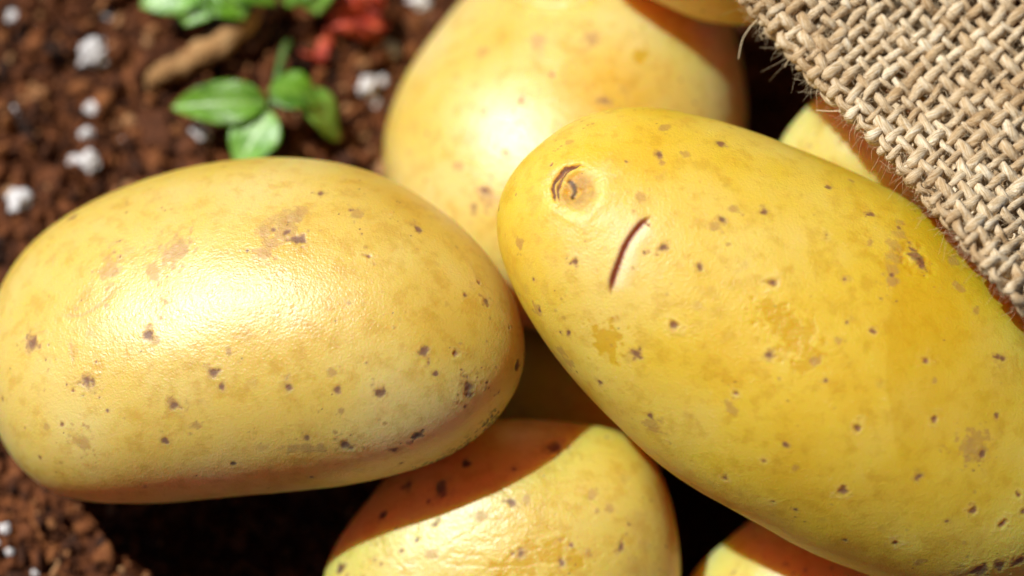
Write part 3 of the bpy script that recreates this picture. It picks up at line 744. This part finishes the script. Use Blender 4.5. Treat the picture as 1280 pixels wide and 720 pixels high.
# ------------------------------------------------------------------ bark, flower
Mb = NT("bark")
Mb.l(Mb.ramp(Mb.noise(380, 5, 0.65), [(0.3, (0.17, 0.075, 0.022)), (0.5, (0.42, 0.22, 0.075)), (0.7, (0.58, 0.36, 0.16))]), Mb.b.inputs["Base Color"])
Mb.b.inputs["Roughness"].default_value = 0.8
Mb.l(Mb.bump(Mb.noise(800, 4, 0.65), 0.0008, 1.0), Mb.b.inputs["Normal"])
Mb2 = NT("red_bark")
Mb2.l(Mb2.ramp(Mb2.noise(380, 5, 0.65), [(0.3, (0.07, 0.022, 0.010)), (0.6, (0.20, 0.075, 0.030))]), Mb2.b.inputs["Base Color"])
Mb2.b.inputs["Roughness"].default_value = 0.8
Mb2.l(Mb2.bump(Mb2.noise(800, 4, 0.65), 0.0008, 1.0), Mb2.b.inputs["Normal"])
def bark(name, pts, rads, mat, label, cat, seed):
    path = spline(pts, 60); rr = np.interp(np.linspace(0, 1, 60), np.linspace(0, 1, len(rads)), rads)
    V, Fc = tube(path, rr, 20)
    N = nrm(V - np.concatenate([np.repeat(path, 20, 0), path[:1], path[-1:]]))
    V = V + N * (0.0011 * fbm(V * 260, seed, 3) + 0.0005 * fbm(V * 900, seed + 3, 2))[:, None]
    b = path[0].copy()
    return tag(make_mesh(name, V, Fc, mat.m, loc=b), label, cat)
bark("bark_curl", [pxz(194, 110, .0008), pxz(192, 98, .0022), pxz(212, 88, .0030), pxz(240, 76, .0034), pxz(268, 58, .0036), pxz(290, 40, .0040), pxz(312, 20, .0045), pxz(322, 8, .0045)],
     [0.0013, 0.0017, 0.0021, 0.0023, 0.0028, 0.0027, 0.0022, 0.0012], Mb, "curved tan bark strip resting on soil between the seedlings", "bark", 5)
bark("bark_chip", [pxz(300, 68, .001), pxz(318, 54, .002), pxz(332, 40, .002)], [0.0009, 0.0015, 0.0008], Mb2, "short red-brown bark chip lying alongside the tan bark strip", "bark", 8)
bark("bark_chip", [pxz(326, 36, .0015), pxz(342, 18, .003), pxz(356, 2, .003)], [0.0009, 0.0017, 0.0010], Mb2, "longer red-brown bark chip leaning between the tan strip and the light leaf tip", "bark", 9)

Mr = NT("red_petal")
Mr.l(Mr.ramp(Mr.noise(300, 4), [(0.3, (0.20, 0.012, 0.004)), (0.52, (0.44, 0.040, 0.010)), (0.7, (0.60, 0.13, 0.045))]), Mr.b.inputs["Base Color"])
Mr.b.inputs["Roughness"].default_value = 0.55
Mr.l(Mr.bump(Mr.noise(900, 4, 0.6), 0.0006, 0.8), Mr.b.inputs["Normal"])
f0 = on_soil(435, 25); e = empty("dried_flower", f0)
tag(e, "crumpled red-orange dried flower head lying on the dark soil", "flower")
bv2, bf2 = ico(2)
for k, (x, y, r, h) in enumerate([(440,10,22,.004),(458,28,18,.004),(430,32,13,.004),(448,42,13,.003),(466,44,10,.003),(479,34,9,.003),(418,22,14,.004),(412,45,10,.003),(404,62,13,.002),(392,72,13,.002),(402,82,8,.001),(472,8,14,.004),(455,-8,18,.005),(425,-4,16,.005)]):
    P = pxz(x, y, h * 1.1); R = r * 0.000170
    V = bv2 * (1 + 0.85 * fbm(bv2 * 1.9 + k * 5.1, k + 70, 3)[:, None]) * R * np.array([1.15, 0.62, 0.22])
    a, b = rng.uniform(0, 6.28), rng.uniform(-1.3, 1.3)
    Rm = np.array(Matrix.Rotation(a, 3, 'Z') @ Matrix.Rotation(b, 3, 'X'))
    make_mesh("petal", V @ Rm.T + P - f0, bf2, Mr.m, parent=e)

# ------------------------------------------------------------------ burlap sack
PXM = 0.000137                                             # metres per photo pixel at the cloth
EDGE = [(700,-330),(765,-235),(830,-140),(880,-72),(930,-6),(966,38),(1000,78),(1060,141),(1130,213),(1190,281),(1235,336),(1285,386),(1345,440),(1410,495),(1480,548),(1550,600),(1640,668),(1740,745)]
ec = spline([(*p, 0) for p in EDGE], 1500)[:, :2]
el = np.concatenate([[0], np.cumsum(np.linalg.norm(np.diff(ec, axis=0), axis=1))])
# drape: blur and rest on the potatoes
gu = np.arange(500, 2300, 10.0); gv = np.arange(-1000, 1000, 10.0)
rest = np.full((len(gu), len(gv)), 9.0)
for key in ('right', 'back', 'top', 'shade'):
    P = potato_verts[key]; u, v, d = project(P)
    iu = np.round((u - gu[0]) / 10).astype(int); iv = np.round((v - gv[0]) / 10).astype(int)
    ok = (iu >= 0) & (iu < len(gu)) & (iv >= 0) & (iv < len(gv))
    np.minimum.at(rest, (iu[ok], iv[ok]), d[ok])
RF = 0.0025                                                # radius of the folded hem
rest = rest - (2 * RF + 0.0022) - 0.012 * np.clip((gu - 1000) / 250, 0, 1)[:, None]
GU, GV = np.meshgrid(gu, gv, indexing='ij')
gplane = at_z(GU.ravel(), GV.ravel(), 0.012); gd = project(gplane)[2].reshape(GU.shape)
dist = np.maximum(np.hypot((GU - 1120) / 1.0, (GV - 130) / 1.0) - 330, 0) / 330
dist = np.clip(dist, 0, 1); dist = dist * dist * (3 - 2 * dist)
Z0 = 0.492 * (1 - dist) + gd * dist; Z = Z0.copy(); far = dist > 0.97
for it in range(260):
    Z = (Z + np.roll(Z, 1, 0) + np.roll(Z, -1, 0) + np.roll(Z, 1, 1) + np.roll(Z, -1, 1)) / 5
    Z = np.where(far, Z0, Z)
    Z = np.minimum(Z, rest)
for it in range(6):
    Z = (Z + np.roll(Z, 1, 0) + np.roll(Z, -1, 0) + np.roll(Z, 1, 1) + np.roll(Z, -1, 1)) / 5
    Z[0, :] = Z[1, :]; Z[:, -1] = Z[:, -2]; Z[-1, :] = Z[-2, :]; Z[:, 0] = Z[:, 1]
Z = Z + 0.0016 * fbm(np.stack([GU.ravel() / 130, GV.ravel() / 130, np.zeros(GU.size)], 1), 91, 2).reshape(GU.shape) - 0.0006
def cloth_depth(u, v):
    fu = np.clip((u - gu[0]) / 10, 0, len(gu) - 1.001); fv = np.clip((v - gv[0]) / 10, 0, len(gv) - 1.001)
    i, j = fu.astype(int), fv.astype(int); a, b = fu - i, fv - j
    return Z[i, j]*(1-a)*(1-b) + Z[i+1, j]*a*(1-b) + Z[i, j+1]*(1-a)*b + Z[i+1, j+1]*a*b
def cloth(a, b, lift):
    """a along the hem (px), b across it (px; negative = the turned-in layer), lift outwards (m)"""
    x = np.interp(a, el, ec[:, 0]); y = np.interp(a, el, ec[:, 1])
    tx = np.interp(a + 6, el, ec[:, 0]) - np.interp(a - 6, el, ec[:, 0]); ty = np.interp(a + 6, el, ec[:, 1]) - np.interp(a - 6, el, ec[:, 1])
    L = np.hypot(tx, ty); nx, ny = ty / L, -tx / L
    r = RF / PXM; q = math.pi * r / 2
    th = np.clip(b / r, -math.pi / 2, math.pi / 2)
    lr = lift / PXM
    off = np.where(np.abs(b) < q, r - (r + lr) * np.cos(th), r + np.abs(b) - q)
    zz = np.where(np.abs(b) < q, (RF + lift) * np.sin(th), np.sign(b) * (RF + lift))
    u, v = x + nx * off, y + ny * off
    # read the drape a little inside the hem so the roll keeps its round form
    oo = np.maximum(off, 0)
    d = cloth_depth(x + nx * oo, y + ny * oo)
    return at_depth(u, v, d - (zz - RF))

Mj = NT("jute_yarn")
uvt = Mj.n("ShaderNodeCombineXYZ")
al, ar = Mj.attr("along"), Mj.attr("around")
Mj.l(Mj.math('ADD', Mj.math('MULTIPLY', al, 0.35), ar), uvt.inputs[0]); Mj.l(Mj.math('MULTIPLY', al, 0.10), uvt.inputs[1]); Mj.l(Mj.attr("yarn"), uvt.inputs[2])
fib = Mj.noise(9.0, 3, 0.6, vec=uvt.outputs[0])
soft = Mj.noise(160, 3, 0.5)
col = Mj.ramp(fib, [(0.28, (0.46, 0.31, 0.15)), (0.5, (0.80, 0.65, 0.43)), (0.70, (0.93, 0.86, 0.71))])
col = Mj.mix(0.7, col, Mj.ramp(soft, [(0.35, (0.60, 0.47, 0.32)), (0.60, (1.0, 1.0, 1.0))]), 'MULTIPLY')
tint = Mj.n("ShaderNodeTexWhiteNoise", noise_dimensions='1D'); Mj.l(Mj.attr("yarn"), tint.inputs["W"])
col = Mj.mix(1.0, col, Mj.ramp(tint.outputs["Value"], [(0.0, (0.72, 0.62, 0.50)), (0.4, (0.95, 0.92, 0.88)), (1.0, (1.0, 1.0, 1.0))]), 'MULTIPLY')
Mj.l(col, Mj.b.inputs["Base Color"]); Mj.b.inputs["Roughness"].default_value = 0.8
Mj.b.inputs["Specular IOR Level"].default_value = 0.2
Mj.l(Mj.bump(Mj.noise(2200, 4, 0.7), 0.00025, 0.8, Mj.bump(fib, 0.00022, 0.7)), Mj.b.inputs["Normal"])
Mf = NT("jute_fibre"); Mf.b.inputs["Base Color"].default_value = (0.74, 0.58, 0.36, 1); Mf.b.inputs["Roughness"].default_value = 0.5

mid = cloth(np.array([900.0]), np.array([200.0]), np.array([0.0]))[0]
sack = empty("burlap_sack", mid)
tag(sack, "coarse woven tan burlap sack mouth with a frayed rolled hem over the potatoes", "sack")
PITCH_PX = 18.0; RY = 0.00082; AMP = 0.00066
A0, A1 = 60.0, float(el[-1]) - 40
BOUT, BIN = 640.0, -220.0
def yarn(pa, pb, lift, rad, idx):
    n = len(pa)
    P = cloth(pa, pb, lift)
    V, Fc = tube(P, rad, 6)
    V = V + 0.00020 * np.stack([fbm(V * 1300, 31, 2), fbm(V * 1300, 57, 2), fbm(V * 1300, 93, 2)], 1)
    along = np.concatenate([np.repeat(np.arange(n) * 0.35, 6), [0, 0]]); around = np.concatenate([np.tile(np.abs(np.linspace(-1, 1, 6)), n), [0, 0]])
    make_mesh("yarn", V - mid, Fc, Mj.m, {"along": along, "around": around, "yarn": np.full(len(V), idx * 3.7)}, parent=sack)
idx = 0
na = int((A1 - A0) / PITCH_PX); 
bs = np.arange(BIN, BOUT, PITCH_PX); as_ = A0 + np.arange(na) * PITCH_PX
step = PITCH_PX / 4.0
for jb, b in enumerate(bs):                                 # yarns along the hem
    a = np.arange(A0 - 12, A0 + (na - 1) * PITCH_PX + 12, step); n = len(a)
    w = np.stack([a / 70, np.full(n, b * 0.37), np.zeros(n)], 1)
    bb = b + 4.5 * vnoise(w, 5) + 2.2 * vnoise(w * np.array([2.9, 1, 1]), 25) + rng.uniform(-2, 2)
    sgn = np.cos(math.pi * ((a - A0) / PITCH_PX + jb)) + 0.35 * vnoise(w * 2.1, 45)
    rad = RY * rng.uniform(0.88, 1.12) * (1 + 0.42 * vnoise(np.stack([a / 34, np.full(n, b), np.ones(n)], 1), 8))
    yarn(a, bb, AMP * 0.9 * np.clip(sgn * 1.25, -1, 1), rad, idx); idx += 1
for ia, a0 in enumerate(as_):                               # yarns across the hem
    b = np.arange(BIN - 10, bs[-1] + 12, step); n = len(b)
    w = np.stack([b / 70, np.full(n, a0 * 0.37), np.ones(n) * 3], 1)
    aa = a0 + 4.5 * vnoise(w, 6) + 2.2 * vnoise(w * np.array([2.9, 1, 1]), 26) + rng.uniform(-2, 2)
    sgn = -np.cos(math.pi * ((b - BIN) / PITCH_PX + ia)) + 0.35 * vnoise(w * 2.1, 46)
    rad = RY * rng.uniform(0.88, 1.12) * (1 + 0.42 * vnoise(np.stack([b / 34, np.full(n, a0), np.ones(n) * 2], 1), 9))
    yarn(aa, b, AMP * np.clip(sgn * 1.25, -1, 1), rad, idx); idx += 1
# fuzz: short fibres standing off the hem and the face
VV = []; FF4 = []; FF3 = []; off = 0
def hair(p0, d0, L, r, curl, sides=3, n=5):
    global off
    t = np.linspace(0, 1, n)[:, None]; c1 = rng.normal(0, 1, 3) * curl
    P = p0 + d0 * L * t + c1 * L * t**2 + rng.normal(0, 1, 3) * curl * 0.4 * L * np.sin(t * 4)
    V, Fc = tube(P, np.linspace(r, r * 0.4, n), sides)
    return V, Fc
for k in range(9500):
    if k < 520: a = rng.uniform(380, 1150); b = rng.normal(-4, 14)
    else: a = rng.uniform(380, 1150); b = rng.uniform(5, 330)
    p0 = cloth(np.array([a]), np.array([b]), np.array([RY * 0.5]))[0]
    p1 = cloth(np.array([a]), np.array([b]), np.array([RY * 0.5 + 0.001]))[0]
    d0 = nrm(nrm(p1 - p0) + rng.normal(0, 0.75, 3))
    V, Fc = hair(p0, d0, rng.uniform(0.0010, 0.0038) if k < 520 else rng.uniform(0.0010, 0.0034), rng.uniform(0.00002, 0.00004), 0.35)
    VV.append(V); FF4.append(Fc[0] + off); FF3.append(Fc[1] + off); off += len(V)
fz = make_mesh("fuzz", np.concatenate(VV) - mid, [np.concatenate(FF4), np.concatenate(FF3)], Mf.m, parent=sack)
fz["kind"] = "stuff"
# the few long loose threads at the hem
for pts in ([(947,24),(938,34),(928,50),(923,74)], [(968,48),(958,40),(951,44),(953,50)], [(989,70),(985,76),(981,84)], [(978,52),(970,58),(975,64)], [(1004,78),(1002,86),(1006,92)], [(1030,112),(1024,106),(1017,104)], [(1060,138),(1040,139),(1020,138)]):
    dep = float(cloth_depth(np.array([pts[0][0] + 12.0]), np.array([pts[0][1] - 8.0]))[0]) + 0.0022
    P = np.array([at_depth(np.array(float(x)), np.array(float(y)), np.array(dep + 0.0006 * i)) for i, (x, y) in enumerate(pts)])
    P = spline(P, 20); V, Fc = tube(P, np.linspace(0.00011, 0.00007, 20), 5)
    make_mesh("loose_thread", V - mid, Fc, Mf.m, parent=sack)
